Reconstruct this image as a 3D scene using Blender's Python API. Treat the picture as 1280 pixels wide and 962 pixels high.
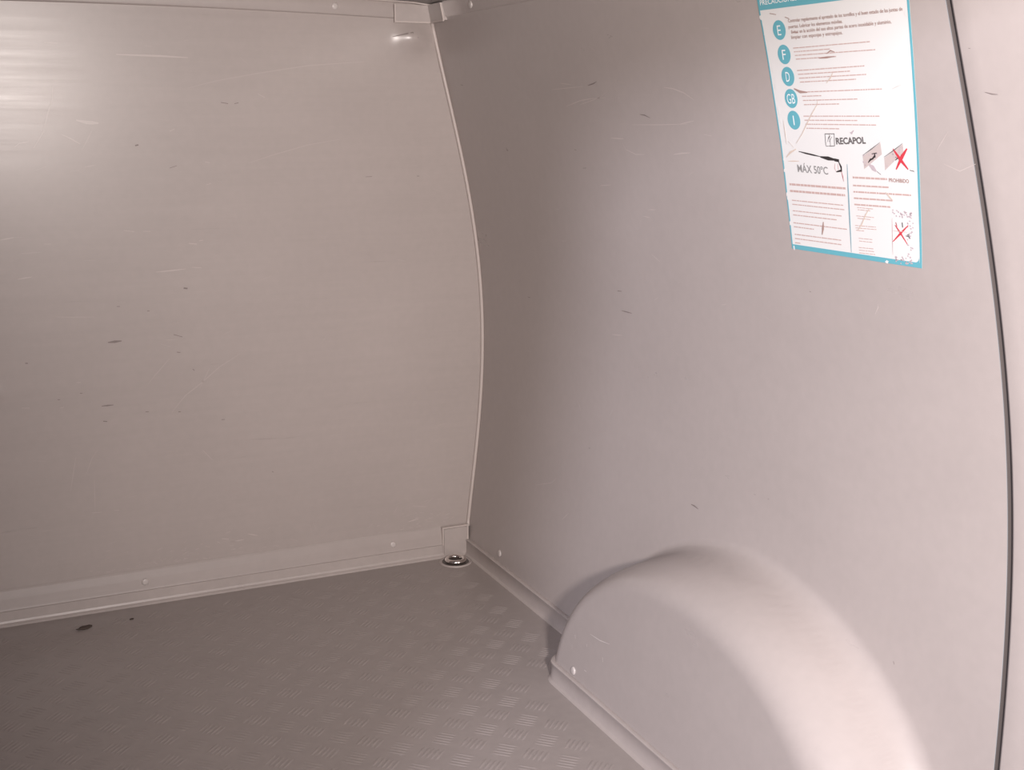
import bpy, bmesh, math, random
from mathutils import Vector, Matrix

for o in list(bpy.data.objects):
    bpy.data.objects.remove(o)
SC = bpy.context.scene
COL = SC.collection

# ------------------------------------------------------------------ camera
# the load space: x across (right side wall near x = 0, left is negative), y = 0 is the
# bulkhead and negative y leads back to the open rear doors, z up from the floor
CAM_AT = Vector((-1.1917, -2.8676, 1.1308))
YAW, PITCH = math.radians(24.8), math.radians(12.3)
cd = bpy.data.cameras.new('camera')
cam = bpy.data.objects.new('camera', cd)
COL.objects.link(cam)
fwd = Vector((math.sin(YAW) * math.cos(PITCH), math.cos(YAW) * math.cos(PITCH), -math.sin(PITCH)))
rgt = Vector((math.cos(YAW), -math.sin(YAW), 0))
upv = rgt.cross(fwd)
cam.matrix_world = Matrix(((rgt.x, upv.x, -fwd.x, CAM_AT.x), (rgt.y, upv.y, -fwd.y, CAM_AT.y),
                           (rgt.z, upv.z, -fwd.z, CAM_AT.z), (0, 0, 0, 1)))
cd.sensor_width = 36.0
cd.lens = 36.0 * 1541 / 1280
cd.clip_start = 0.02
SC.camera = cam

# ------------------------------------------------------------------ world, lamps, exposure
SC.view_settings.view_transform = 'Standard'
SC.view_settings.look = 'None'
SC.view_settings.gamma = 1.0
SC.view_settings.use_curve_mapping = False
SC.view_settings.exposure = 0.03

w = bpy.data.worlds.new('overcast_daylight')
SC.world = w
w.use_nodes = True
bg = w.node_tree.nodes['Background']
bg.inputs[0].default_value = (0.93, 0.94, 1.0, 1)
bg.inputs[1].default_value = 0.52


def area_lamp(name, at, to, size, power, colour, shape='DISK', size_y=None, spread=180):
    ld = bpy.data.lights.new(name, 'AREA')
    ld.shape = shape
    ld.size = size
    if size_y:
        ld.size_y = size_y
    ld.energy = power
    ld.color = colour
    ld.spread = math.radians(spread)
    lo = bpy.data.objects.new(name, ld)
    COL.objects.link(lo)
    lo.location = at
    lo.rotation_euler = (Vector(to) - Vector(at)).to_track_quat('-Z', 'Y').to_euler()
    return lo


# the photographer's flash just behind the camera, and soft daylight falling in through the open rear doors
ld = bpy.data.lights.new('camera_flash', 'SPOT')
ld.energy = 302
ld.color = (1.0, 0.90, 0.85)
ld.spot_size = math.radians(86)
ld.spot_blend = 1.0
ld.shadow_soft_size = 0.075
flash = bpy.data.objects.new('camera_flash', ld)
COL.objects.link(flash)
flash.location = (-0.98, -3.35, 1.285)
flash.rotation_euler = Vector((0.45, 0.893, -0.09)).to_track_quat('-Z', 'Y').to_euler()
area_lamp('rear_door_daylight', (-3.35, -4.4, 1.75), (0.0, -0.9, 0.5), 0.34, 145, (0.89, 0.885, 1.0))

# surface coordinates of the print, scratches, scuffs and a painted dent crease, in metres
STICKER_LEFT = [(-1.2949, 0.9272), (-1.2954, 1.0036), (-1.298, 1.0891), (-1.2974, 1.1486), (-1.2964, 1.2186), (-1.2933, 1.2838)]
STICKER_RIGHT = [(-1.5804, 0.9283), (-1.5881, 1.0212), (-1.595, 1.0949), (-1.5994, 1.1461), (-1.6045, 1.2156), (-1.6076, 1.2735)]
HEADER_EDGE = [(-1.2951, 1.2831), (-1.4695, 1.2839), (-1.6079, 1.284)]
BADGES = [((-1.3354, 1.2535), 'E'), ((-1.3387, 1.2191), 'F'), ((-1.3399, 1.1878), 'D'), ((-1.3399, 1.1563), 'GB'), ((-1.3392, 1.125), 'I')]
WRITING = [('PRECAUCIONES / MANTENIMIENTO', (-1.299, 1.2907), (-1.4939, 1.2917), 0.007, 'white'), ('Controlar regularmente el apretado de los tornillos y el buen estado de las juntas de', (-1.3593, 1.2626), (-1.5942, 1.262), 0.0048, 'brown'), ('puertas. Lubricar los elementos móviles.', (-1.3582, 1.2544), (-1.4767, 1.2545), 0.0048, 'brown'), ('Evitar en la acción del uso altos partes de acero inoxidable y aluminio,', (-1.363, 1.2469), (-1.5712, 1.2481), 0.0048, 'brown'), ('limpiar con esponjas y estropajos.', (-1.3613, 1.2398), (-1.4738, 1.2401), 0.0048, 'brown'), ('RECAPOL', (-1.4295, 1.0917), (-1.4928, 1.094), 0.009, 'grey'), ('MÁX 50ºC', (-1.3322, 1.0486), (-1.4031, 1.0474), 0.0114, 'lightgrey'), ('PROHIBIDO', (-1.531, 1.0429), (-1.57, 1.043), 0.0052, 'brown')]
PRINT_LINES = [((-1.3619, 1.227), (-1.5262, 1.2276), 0.0017), ((-1.3629, 1.2218), (-1.4433, 1.2221), 0.0017), ((-1.3639, 1.2167), (-1.5357, 1.217), 0.0017), ((-1.3649, 1.2115), (-1.4554, 1.2116), 0.0018), ((-1.3638, 1.1956), (-1.5124, 1.1972), 0.0018), ((-1.3647, 1.1902), (-1.479, 1.1913), 0.0018), ((-1.3657, 1.1848), (-1.5109, 1.186), 0.0018), ((-1.3666, 1.1793), (-1.489, 1.1803), 0.0018), ((-1.3659, 1.1651), (-1.5381, 1.1664), 0.0018), ((-1.3667, 1.1592), (-1.4105, 1.1595), 0.0018), ((-1.3676, 1.1533), (-1.4867, 1.154), 0.0018), ((-1.3685, 1.1473), (-1.4471, 1.1477), 0.0018), ((-1.3636, 1.1309), (-1.5269, 1.1309), 0.0018), ((-1.3645, 1.1251), (-1.4807, 1.125), 0.0018), ((-1.3655, 1.1194), (-1.5206, 1.1191), 0.0018), ((-1.3664, 1.1136), (-1.4401, 1.1134), 0.0018), ((-1.3075, 1.0288), (-1.438, 1.0291), 0.0041), ((-1.3066, 1.0186), (-1.4355, 1.0191), 0.0041), ((-1.3085, 1.0044), (-1.4284, 1.0042), 0.0019), ((-1.3083, 0.9982), (-1.4301, 0.9979), 0.0019), ((-1.3074, 0.9883), (-1.4223, 0.9882), 0.0019), ((-1.3072, 0.9818), (-1.4132, 0.9817), 0.002), ((-1.3056, 0.9695), (-1.4315, 0.9694), 0.002), ((-1.3057, 0.9633), (-1.3545, 0.9632), 0.002), ((-1.3059, 0.9515), (-1.4159, 0.9519), 0.002), ((-1.3052, 0.9449), (-1.4153, 0.9453), 0.002), ((-1.3045, 0.9383), (-1.3204, 0.9384), 0.002), ((-1.4564, 1.0457), (-1.5276, 1.0464), 0.0035), ((-1.4553, 1.0343), (-1.5315, 1.0353), 0.0029), ((-1.4546, 1.0253), (-1.5715, 1.0269), 0.0029), ((-1.454, 1.0162), (-1.5352, 1.0174), 0.0029), ((-1.4534, 1.0071), (-1.5283, 1.0082), 0.0029), ((-1.4588, 1.0031), (-1.4925, 1.0031), 0.0013), ((-1.4596, 1.0), (-1.4867, 0.9999), 0.0013), ((-1.4551, 0.9908), (-1.4924, 0.991), 0.0013), ((-1.4572, 0.9875), (-1.4844, 0.9876), 0.0013), ((-1.4504, 0.9766), (-1.4947, 0.9777), 0.0013), ((-1.4509, 0.9732), (-1.4952, 0.9742), 0.0013), ((-1.4515, 0.9697), (-1.4687, 0.9701), 0.0013), ((-1.4556, 0.9584), (-1.4846, 0.9591), 0.0013), ((-1.4557, 0.9545), (-1.4848, 0.955), 0.0013), ((-1.4538, 0.9449), (-1.4863, 0.9458), 0.0013), ((-1.4538, 0.941), (-1.488, 0.9419), 0.0013), ((-1.4538, 0.9371), (-1.488, 0.9379), 0.0013)]
PRINT_STROKES = [('black', 0.0014, [(-1.3407, 1.0793), (-1.3573, 1.0769), (-1.3899, 1.073)]), ('black', 0.0032, [(-1.3899, 1.0726), (-1.4076, 1.0709), (-1.4251, 1.0691)]), ('black', 0.0066, [(-1.4207, 1.0694), (-1.4311, 1.0682)]), ('black', 0.0023, [(-1.4299, 1.0668), (-1.4338, 1.0595), (-1.4337, 1.0544), (-1.4219, 1.0522)]), ('pink', 0.0014, [(-1.4215, 1.0642), (-1.4193, 1.0573), (-1.4219, 1.0524)]), ('pink', 0.0012, [(-1.4277, 1.0644), (-1.4275, 1.0587), (-1.4275, 1.0541)]), ('darkred', 0.0014, [(-1.4332, 1.0532), (-1.4349, 1.0464), (-1.4359, 1.039)]), ('red', 0.0031, [(-1.5461, 1.0876), (-1.5578, 1.0741), (-1.5711, 1.0613)]), ('red', 0.0031, [(-1.5731, 1.0887), (-1.5614, 1.0774), (-1.5479, 1.0604)]), ('black', 0.0013, [(-1.574, 1.0603), (-1.5821, 1.0591)]), ('red', 0.0017, [(-1.5606, 0.9853), (-1.5433, 0.9723), (-1.5275, 0.9603)]), ('red', 0.0017, [(-1.5345, 0.9838), (-1.5435, 0.974), (-1.5559, 0.959)]), ('darkred', 0.0032, [(-1.5366, 0.9878), (-1.5382, 0.9818)]), ('black', 0.0025, [(-1.5493, 0.9885), (-1.5492, 0.9816)]), ('black', 0.0014, [(-1.5541, 0.9704), (-1.5618, 0.9695)]), ('black', 0.0011, [(-1.5609, 0.9749), (-1.56, 0.9677)]), ('grey', 0.0012, [(-1.4166, 1.1067), (-1.4168, 1.0903), (-1.4147, 1.0885), (-1.4255, 1.0893), (-1.428, 1.1063), (-1.4076, 1.106), (-1.4062, 1.0906), (-1.4066, 1.0884), (-1.4148, 1.0888)]), ('grey', 0.0011, [(-1.4115, 1.0947), (-1.4146, 1.101), (-1.4196, 1.1039)]), ('grey', 0.0011, [(-1.4151, 1.0948), (-1.4219, 1.1022)]), ('mauve', 0.0018, [(-1.463, 1.1089), (-1.4653, 1.1073), (-1.4712, 1.1117)]), ('mauve', 0.0041, [(-1.4951, 1.065), (-1.5017, 1.0609), (-1.5076, 1.0567)]), ('grey', 0.0015, [(-1.5084, 1.0567), (-1.5165, 1.0521)]), ('black', 0.0016, [(-1.4931, 1.0677), (-1.4988, 1.0723), (-1.5055, 1.0736)]), ('black', 0.0018, [(-1.5026, 1.08), (-1.5126, 1.0814)]), ('black', 0.0021, [(-1.5023, 1.0735), (-1.5085, 1.0769), (-1.5085, 1.0813)]), ('black', 0.0013, [(-1.549, 1.077), (-1.5534, 1.0756), (-1.5483, 1.0727)]), ('tealdark', 0.0021, [(-1.4482, 1.064), (-1.4442, 1.0297), (-1.4401, 0.9833), (-1.4369, 0.9362)]), ('pink', 0.0008, [(-1.5302, 0.9934), (-1.5269, 0.9619), (-1.5253, 0.9415)]), ('pink', 0.0008, [(-1.5294, 0.9756), (-1.5579, 0.9757)]), ('grey', 0.001, [(-1.4832, 1.0773), (-1.5029, 1.0866), (-1.5223, 1.0962)]), ('grey', 0.001, [(-1.5269, 1.0764), (-1.5474, 1.086), (-1.5658, 1.0954)]), ('brown', 0.0021, [(-1.3193, 1.278), (-1.334, 1.2753)]), ('brown', 0.0023, [(-1.3537, 1.2706), (-1.3624, 1.2678)]), ('brown', 0.0023, [(-1.4179, 1.2108), (-1.4338, 1.2113), (-1.4511, 1.2119)]), ('brown', 0.0036, [(-1.3512, 1.1705), (-1.3642, 1.1657), (-1.3806, 1.1648)]), ('brown', 0.0038, [(-1.3794, 0.9764), (-1.3769, 0.9666), (-1.3734, 0.9566)]), ('brown', 0.0018, [(-1.3635, 1.2491), (-1.3797, 1.2476)]), ('brown', 0.0017, [(-1.4348, 1.2161), (-1.4443, 1.2199), (-1.4524, 1.218)]), ('beige', 0.0017, [(-1.4431, 1.1904), (-1.4364, 1.1836), (-1.4262, 1.1767)]), ('beige', 0.0014, [(-1.4016, 1.1533), (-1.3983, 1.1466), (-1.3826, 1.1331), (-1.3538, 1.1042), (-1.3376, 1.091)]), ('beige', 0.0028, [(-1.3095, 1.0701), (-1.321, 1.0776), (-1.3357, 1.0827)]), ('beige', 0.0015, [(-1.3121, 1.0641), (-1.3396, 1.065)]), ('beige', 0.0012, [(-1.3144, 1.125), (-1.3139, 1.0894)]), ('beige', 0.0013, [(-1.3189, 1.0942), (-1.3304, 1.085)]), ('beige', 0.0023, [(-1.5224, 1.0283), (-1.5295, 1.0221), (-1.5352, 1.018)]), ('beige', 0.0018, [(-1.486, 1.0038), (-1.4761, 0.994), (-1.4655, 0.9795), (-1.4554, 0.9695)]), ('palegrey', 0.0011, [(-1.5581, 1.166), (-1.5677, 1.1689), (-1.5771, 1.1712)])]
PRINT_FIELDS = [('panelpink', [(-1.483, 1.0762), (-1.5221, 1.0951), (-1.5227, 1.08), (-1.4832, 1.0585)]), ('panelpink', [(-1.5267, 1.0753), (-1.5657, 1.0944), (-1.5655, 1.0838), (-1.5256, 1.0585)])]
DOT_BANDS = [[(-1.5317, 1.0046), (-1.5707, 1.004), (-1.5695, 0.9952), (-1.5305, 0.9957)], [(-1.5606, 0.9978), (-1.5714, 0.9977), (-1.5647, 0.9401), (-1.5538, 0.9399)], [(-1.5283, 0.9395), (-1.5631, 0.9402), (-1.5622, 0.9312), (-1.5273, 0.9304)]]
TEARS = [(-1.2947, 1.2735), (-1.2985, 1.2574), (-1.3004, 1.2493), (-1.3049, 1.1975), (-1.3081, 1.187), (-1.3068, 1.1742), (-1.3046, 1.1415), (-1.3048, 1.1344), (-1.3045, 1.1249), (-1.3007, 1.0662), (-1.2989, 1.0492), (-1.2972, 1.0123), (-1.2982, 1.0074), (-1.2966, 0.9676), (-1.2993, 0.9295), (-1.5115, 0.927), (-1.5874, 1.0593), (-1.6036, 1.2575)]
FRONT_SCRATCHES = [(0.004, [(-0.8119, 1.2613), (-0.77, 1.2604), (-0.7189, 1.2597), (-0.6585, 1.2574)]), (0.0024, [(-0.6621, 1.1918), (-0.5992, 1.2081), (-0.508, 1.2251), (-0.386, 1.2447), (-0.2505, 1.256)]), (0.0079, [(-0.9041, 1.1224), (-0.8831, 1.1173), (-0.8583, 1.1156)]), (0.0032, [(-0.9462, 1.1926), (-0.9499, 1.1643), (-0.9598, 1.1392), (-0.9727, 1.0974), (-0.9945, 1.0639)]), (0.003, [(-0.9358, 1.0921), (-0.9184, 1.0835), (-0.8995, 1.0715)]), (0.0024, [(-0.8972, 1.0578), (-0.886, 1.0765), (-0.8727, 1.1003)]), (0.0028, [(-1.0327, 1.066), (-1.0225, 1.0743), (-1.0031, 1.0775)]), (0.003, [(-0.8197, 0.8816), (-0.7975, 0.8781)]), (0.003, [(-0.7784, 0.8783), (-0.7627, 0.8777)]), (0.005, [(-0.6793, 0.8472), (-0.6614, 0.8446)]), (0.004, [(-0.6556, 0.8517), (-0.6464, 0.8531)]), (0.0028, [(-0.756, 0.7852), (-0.7203, 0.787), (-0.6897, 0.7891)]), (0.004, [(-0.6751, 0.7921), (-0.6534, 0.79)]), (0.0026, [(-0.9765, 0.6974), (-0.9399, 0.694), (-0.8976, 0.692)]), (0.002, [(-0.7893, 0.5284), (-0.7739, 0.5458), (-0.7374, 0.5841)]), (0.0026, [(-0.7393, 0.457), (-0.7061, 0.494), (-0.6716, 0.5176), (-0.6231, 0.5556), (-0.5747, 0.5823)]), (0.002, [(-0.6721, 0.5081), (-0.6474, 0.5538)]), (0.0032, [(-0.9325, 0.2378), (-0.9113, 0.2368)]), (0.0028, [(-0.8829, 0.2368), (-0.8722, 0.2363)]), (0.0048, [(-0.6404, 0.1326), (-0.6232, 0.129)]), (0.003, [(-0.6159, 0.1208), (-0.5866, 0.1226)]), (0.0024, [(-1.0395, 0.8399), (-0.9954, 0.8414)]), (0.003, [(-1.0487, 0.7848), (-1.0192, 0.7884)]), (0.003, [(-1.0771, 0.8709), (-1.0496, 0.8749)]), (0.0028, [(-0.9892, 0.8585), (-0.9745, 0.8579)]), (0.002, [(-0.5354, 1.0248), (-0.4788, 1.0422), (-0.3925, 1.065), (-0.3146, 1.0773)]), (0.0024, [(-0.7552, 0.6193), (-0.734, 0.612)]), (0.0028, [(-1.0632, 0.4989), (-1.0468, 0.4973)]), (0.0024, [(-1.0257, 0.4888), (-1.0173, 0.4888)]), (0.0028, [(-0.9834, 0.491), (-0.9749, 0.492)]), (0.0032, [(-0.9437, 0.5461), (-0.9352, 0.5453)]), (0.002, [(-0.9756, 0.2934), (-0.9654, 0.3395), (-0.9575, 0.3763)]), (0.002, [(-0.9381, 0.3324), (-0.9235, 0.3667), (-0.91, 0.3859)]), (0.002, [(-0.9218, 0.3151), (-0.9253, 0.2387)]), (0.0024, [(-0.6744, 0.3589), (-0.6514, 0.3306)]), (0.003, [(-0.7077, 1.0977), (-0.6969, 1.1029)]), (0.003, [(-0.6335, 1.0299), (-0.6229, 1.0271)]), (0.0024, [(-0.5941, 1.0239), (-0.5853, 1.0184)]), (0.003, [(-0.6326, 0.9779), (-0.6216, 0.9813)]), (0.002, [(-0.5428, 1.2596), (-0.5253, 1.2459)]), (0.0024, [(-0.7518, 1.281), (-0.7348, 1.2797)]), (0.0028, [(-0.9569, 1.2829), (-0.9299, 1.2819)]), (0.0024, [(-0.6652, 1.2932), (-0.6564, 1.2952)]), (0.003, [(-0.5762, 0.1354), (-0.5529, 0.1279)]), (0.0024, [(-0.6159, 0.1208), (-0.6003, 0.1205)]), (0.0024, [(-0.4719, 0.1077), (-0.454, 0.0988)]), (0.0024, [(-0.2706, 0.1058), (-0.2575, 0.1168)]), (0.003, [(-0.1625, 0.1076), (-0.1338, 0.1123)]), (0.0024, [(-0.1313, 0.1293), (-0.1181, 0.1253)]), (0.0024, [(-0.0782, 0.1154), (-0.0714, 0.1188)]), (0.0024, [(-0.1485, 0.1489), (-0.109, 0.1414)]), (0.002, [(-0.3994, 0.1975), (-0.3831, 0.1953)]), (0.002, [(-0.2278, 0.1018), (-0.2125, 0.1104)]), (0.003, [(-0.5063, 1.1808), (-0.49, 1.172)]), (0.0024, [(-0.4776, 0.9799), (-0.4645, 0.9778)]), (0.0024, [(-0.104, 0.995), (-0.0895, 0.985)]), (0.002, [(-0.7475, 0.628), (-0.7168, 0.6276)]), (0.0022, [(-0.9934, 1.0167), (-0.9717, 1.0248)]), (0.0024, [(-0.9235, 1.0137), (-0.9052, 1.0151)]), (0.0024, [(-0.8948, 1.0218), (-0.8694, 1.0265)])]
FRONT_MARKS = [(0.0099, [(-0.6966, 0.7453), (-0.6877, 0.7439)]), (0.0079, [(-0.7839, 1.067), (-0.7769, 1.0686)]), (0.003, [(-0.7123, 1.0169), (-0.6962, 1.022)]), (0.0059, [(-1.0479, 0.5988), (-1.0422, 0.5983)]), (0.0036, [(-0.8944, 0.4868), (-0.8681, 0.487)]), (0.0059, [(-0.8933, 0.4514), (-0.8846, 0.4496)]), (0.0048, [(-0.7203, 0.5978), (-0.7122, 0.5962)]), (0.0059, [(-0.8707, 0.6318), (-0.841, 0.6332)]), (0.004, [(-0.7252, 0.6394), (-0.7057, 0.6323)]), (0.0044, [(-0.5909, 1.1609), (-0.5748, 1.1583)]), (0.0044, [(-0.5603, 1.1583), (-0.5511, 1.1602)]), (0.0044, [(-0.7986, 0.464), (-0.7915, 0.4633)]), (0.0048, [(-0.7247, 0.4565), (-0.7192, 0.456)]), (0.0044, [(-0.6257, 0.427), (-0.6182, 0.4272)]), (0.004, [(-0.8463, 0.7122), (-0.8394, 0.7118)]), (0.004, [(-0.7807, 0.698), (-0.7754, 0.6976)]), (0.004, [(-0.6862, 0.5552), (-0.6827, 0.5511)]), (0.004, [(-0.9871, 0.5107), (-0.982, 0.5102)]), (0.004, [(-0.9387, 0.5208), (-0.9335, 0.5203)]), (0.003, [(-0.2536, 0.9883), (-0.2375, 0.9889)]), (0.004, [(-0.5106, 0.2856), (-0.5067, 0.2831)]), (0.004, [(-0.1229, 0.9876), (-0.1166, 0.9875)]), (0.0032, [(-0.1192, 1.3119), (-0.1332, 1.3245), (-0.1797, 1.3141)])]  # dark scuffs; the last line is the top dent's shaded crease, painted dark
SIDE_SCRATCHES = [(0.002, [(-0.6102, 1.1497), (-0.6729, 1.16), (-0.7239, 1.1639), (-0.7779, 1.1647)]), (0.0021, [(-0.9909, 1.1794), (-1.0207, 1.1762), (-1.0511, 1.1691), (-1.0791, 1.1569)]), (0.0026, [(-0.7703, 1.0899), (-0.8188, 1.0891)]), (0.0017, [(-0.8098, 1.0809), (-0.8207, 1.0693), (-0.8533, 1.0613), (-0.8853, 1.0621)]), (0.0014, [(-0.8578, 1.1151), (-0.9559, 1.1157), (-1.0471, 1.1176)]), (0.0023, [(-0.9846, 1.0648), (-1.014, 1.0677), (-1.0398, 1.0691)]), (0.0017, [(-1.0218, 1.1174), (-1.0685, 1.123)]), (0.0021, [(-1.0909, 1.1008), (-1.114, 1.0985)]), (0.0017, [(-0.8654, 0.9598), (-0.8945, 0.9617)]), (0.0017, [(-0.8442, 0.9463), (-0.8701, 0.9451)]), (0.0017, [(-0.8591, 0.8746), (-0.8857, 0.8637)]), (0.0017, [(-0.5226, 0.5187), (-0.535, 0.5069), (-0.5397, 0.4971)]), (0.002, [(-0.6672, 0.5145), (-0.6794, 0.531)]), (0.002, [(-0.5012, 0.2399), (-0.5268, 0.2623)]), (0.0019, [(-0.4576, 0.3547), (-0.4623, 0.3708)]), (0.0014, [(-0.3541, 0.2797), (-0.4319, 0.3065), (-0.4524, 0.3233)]), (0.0017, [(-0.2157, 0.3528), (-0.2203, 0.3759)]), (0.002, [(-0.4803, 0.8663), (-0.5036, 0.8684)]), (0.0017, [(-0.5181, 1.0005), (-0.5272, 1.0143)]), (0.0014, [(-0.6696, 1.1524), (-0.7562, 1.165), (-0.7814, 1.1734)]), (0.0017, [(-0.6754, 0.6901), (-0.7188, 0.6953)]), (0.0021, [(-1.0809, 0.808), (-1.0959, 0.8115)]), (0.0017, [(-0.8523, 0.7858), (-0.8679, 0.7926)]), (0.0021, [(-1.4783, 0.8488), (-1.486, 0.8605), (-1.4847, 0.8651)]), (0.0014, [(-1.4457, 0.8537), (-1.4532, 0.8379)]), (0.0021, [(-0.4752, 0.9353), (-0.4904, 0.9354)]), (0.0017, [(-0.6913, 0.9957), (-0.7379, 0.9996)]), (0.0014, [(-1.6369, 1.0704), (-1.6636, 1.0623), (-1.6919, 1.0723)]), (0.0014, [(-1.6248, 1.0853), (-1.6495, 1.111)]), (0.0014, [(-0.5614, 1.1833), (-0.701, 1.1868)]), (0.0014, [(-0.6026, 1.195), (-0.6527, 1.1908)])]
SIDE_MARKS = [(0.0021, [(-0.8932, 1.1337), (-0.9096, 1.1323), (-0.9272, 1.1274)]), (0.0023, [(-0.7205, 0.7468), (-0.7621, 0.747)]), (0.0029, [(-0.9938, 0.4171), (-1.0048, 0.4172), (-1.0187, 0.415)]), (0.0023, [(-0.7178, 1.1879), (-0.7416, 1.1911), (-0.7557, 1.1944)]), (0.0031, [(-0.0886, 1.2031), (-0.1027, 1.2019)]), (0.0026, [(-0.6324, 1.0281), (-0.6463, 1.0286)]), (0.0031, [(-0.2762, 0.7161), (-0.2892, 0.7159)]), (0.0029, [(-1.3292, 0.864), (-1.3331, 0.8632)]), (0.0043, [(-0.7097, 0.7856), (-0.7261, 0.7868)]), (0.0029, [(-1.5583, 0.3389), (-1.5609, 0.3349)]), (0.0029, [(-0.5863, 0.4254), (-0.5934, 0.4271)])]
REAR_MARKS = [(0.0023, [(-1.6903, 1.2116), (-1.6979, 1.2107)]), (0.0023, [(-1.6885, 1.1948), (-1.6962, 1.194)]), (0.0013, [(-1.7147, 1.1592), (-1.7258, 1.1567), (-1.7345, 1.1561)])]
ARCH_CHIPS = [(0.0035, [(-0.7986, 0.126), (-0.797, 0.115)]), (0.0044, [(-0.8543, 0.1292), (-0.8561, 0.1224)]), (0.0035, [(-0.9029, 0.1296), (-0.9046, 0.1245)]), (0.0038, [(-0.9656, 0.1283), (-0.969, 0.12)]), (0.0035, [(-0.901, 0.0752), (-0.9092, 0.0754)]), (0.0015, [(-0.912, 0.154), (-0.9506, 0.1563), (-0.9878, 0.1634)]), (0.0029, [(-0.758, 0.0696), (-0.7617, 0.0658)]), (0.0018, [(-0.8445, 0.1049), (-0.8464, 0.0955)])]

# ------------------------------------------------------------------ helpers
def P(z):
    """across-position of the bowed side wall at height z"""
    return 0.17642 * z ** 4 - 0.48476 * z ** 3 + 0.22597 * z ** 2 + 0.08895 * z - 0.00084


def tag(o, label=None, cat=None, group=None, kind=None):
    if label: o['label'] = label
    if cat: o['category'] = cat
    if group: o['group'] = group
    if kind: o['kind'] = kind
    return o


def link_mesh(name, me, mat, parent=None):
    if mat is not None and not me.materials:
        me.materials.append(mat)
    o = bpy.data.objects.new(name, me)
    COL.objects.link(o)
    if parent is not None:
        o.parent = parent
    return o


def mesh_obj(name, verts, faces, mat, parent=None, smooth=False):
    me = bpy.data.meshes.new(name)
    me.from_pydata([tuple(v) for v in verts], [], faces)
    me.update()
    if smooth:
        me.shade_smooth()
    return link_mesh(name, me, mat, parent)


def bm_obj(name, bm, mat, parent=None, smooth=False):
    me = bpy.data.meshes.new(name)
    bmesh.ops.recalc_face_normals(bm, faces=bm.faces[:])
    bm.to_mesh(me)
    bm.free()
    if smooth:
        me.shade_smooth()
    return link_mesh(name, me, mat, parent)


def empty(name, at):
    o = bpy.data.objects.new(name, None)
    COL.objects.link(o)
    o.location = at
    return o


def sweep(path, frames, profile, closed_profile=True):
    """sweep a 2d profile (a, b) along path; frames gives the two axes at each point"""
    vs, fs = [], []
    n = len(profile)
    for p, (ua, ub) in zip(path, frames):
        for a, b in profile:
            vs.append(p + ua * a + ub * b)
    for i in range(len(path) - 1):
        for j in range(n if closed_profile else n - 1):
            k = (j + 1) % n
            fs.append((i * n + j, i * n + k, (i + 1) * n + k, (i + 1) * n + j))
    if closed_profile:
        fs.append(tuple(range(n)))
        fs.append(tuple((len(path) - 1) * n + j for j in range(n))[::-1])
    return vs, fs


# ------------------------------------------------------------------ materials
def principled(name, col, rough, spec=0.5, metal=0.0):
    m = bpy.data.materials.new(name)
    m.use_nodes = True
    b = m.node_tree.nodes['Principled BSDF']
    b.inputs['Base Color'].default_value = (*col, 1)
    b.inputs['Roughness'].default_value = rough
    b.inputs['Specular IOR Level'].default_value = spec
    b.inputs['Metallic'].default_value = metal
    return m


def lining(name, col, rough, spec=0.5, brush_scale=(3, 3, 90), brush=0.10, mottle=0.06, bump=0.0, fine=0.03):
    """grey moulded lining: faint mottling, brushed wiping streaks in gloss, fine scuffs"""
    m = principled(name, col, rough, spec)
    nt = m.node_tree
    N, L = nt.nodes, nt.links
    b = N['Principled BSDF']
    tc = N.new('ShaderNodeTexCoord')
    mp = N.new('ShaderNodeMapping')
    mp.inputs['Scale'].default_value = brush_scale
    L.new(tc.outputs['Object'], mp.inputs[0])
    nb = N.new('ShaderNodeTexNoise')
    nb.inputs['Scale'].default_value = 1.0
    nb.inputs['Detail'].default_value = 5
    nb.inputs['Roughness'].default_value = 0.65
    L.new(mp.outputs[0], nb.inputs['Vector'])
    nm = N.new('ShaderNodeTexNoise')
    nm.inputs['Scale'].default_value = 3.2
    nm.inputs['Detail'].default_value = 4
    L.new(tc.outputs['Object'], nm.inputs['Vector'])
    nf = N.new('ShaderNodeTexNoise')
    nf.inputs['Scale'].default_value = 55
    nf.inputs['Detail'].default_value = 3
    L.new(tc.outputs['Object'], nf.inputs['Vector'])

    def ranged(src, lo, hi):
        r = N.new('ShaderNodeMapRange')
        r.inputs['From Min'].default_value = 0.3
        r.inputs['From Max'].default_value = 0.7
        r.inputs['To Min'].default_value = lo
        r.inputs['To Max'].default_value = hi
        L.new(src, r.inputs['Value'])
        return r.outputs['Result']

    def mul(a, c):
        x = N.new('ShaderNodeMath')
        x.operation = 'MULTIPLY'
        L.new(a, x.inputs[0])
        L.new(c, x.inputs[1])
        return x.outputs[0]
    f = mul(mul(ranged(nm.outputs['Fac'], 1 - mottle, 1 + mottle), ranged(nf.outputs['Fac'], 1 - fine, 1 + fine)),
            ranged(nb.outputs['Fac'], 1 - fine, 1 + fine))
    mx = N.new('ShaderNodeVectorMath')
    mx.operation = 'SCALE'
    mx.inputs[0].default_value = col
    L.new(f, mx.inputs['Scale'])
    L.new(mx.outputs[0], b.inputs['Base Color'])
    L.new(ranged(nb.outputs['Fac'], rough - brush, rough + brush), b.inputs['Roughness'])
    if bump:
        bp = N.new('ShaderNodeBump')
        bp.inputs['Strength'].default_value = bump
        bp.inputs['Distance'].default_value = 0.002
        L.new(nf.outputs['Fac'], bp.inputs['Height'])
        L.new(bp.outputs[0], b.inputs['Normal'])
    return m


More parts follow.
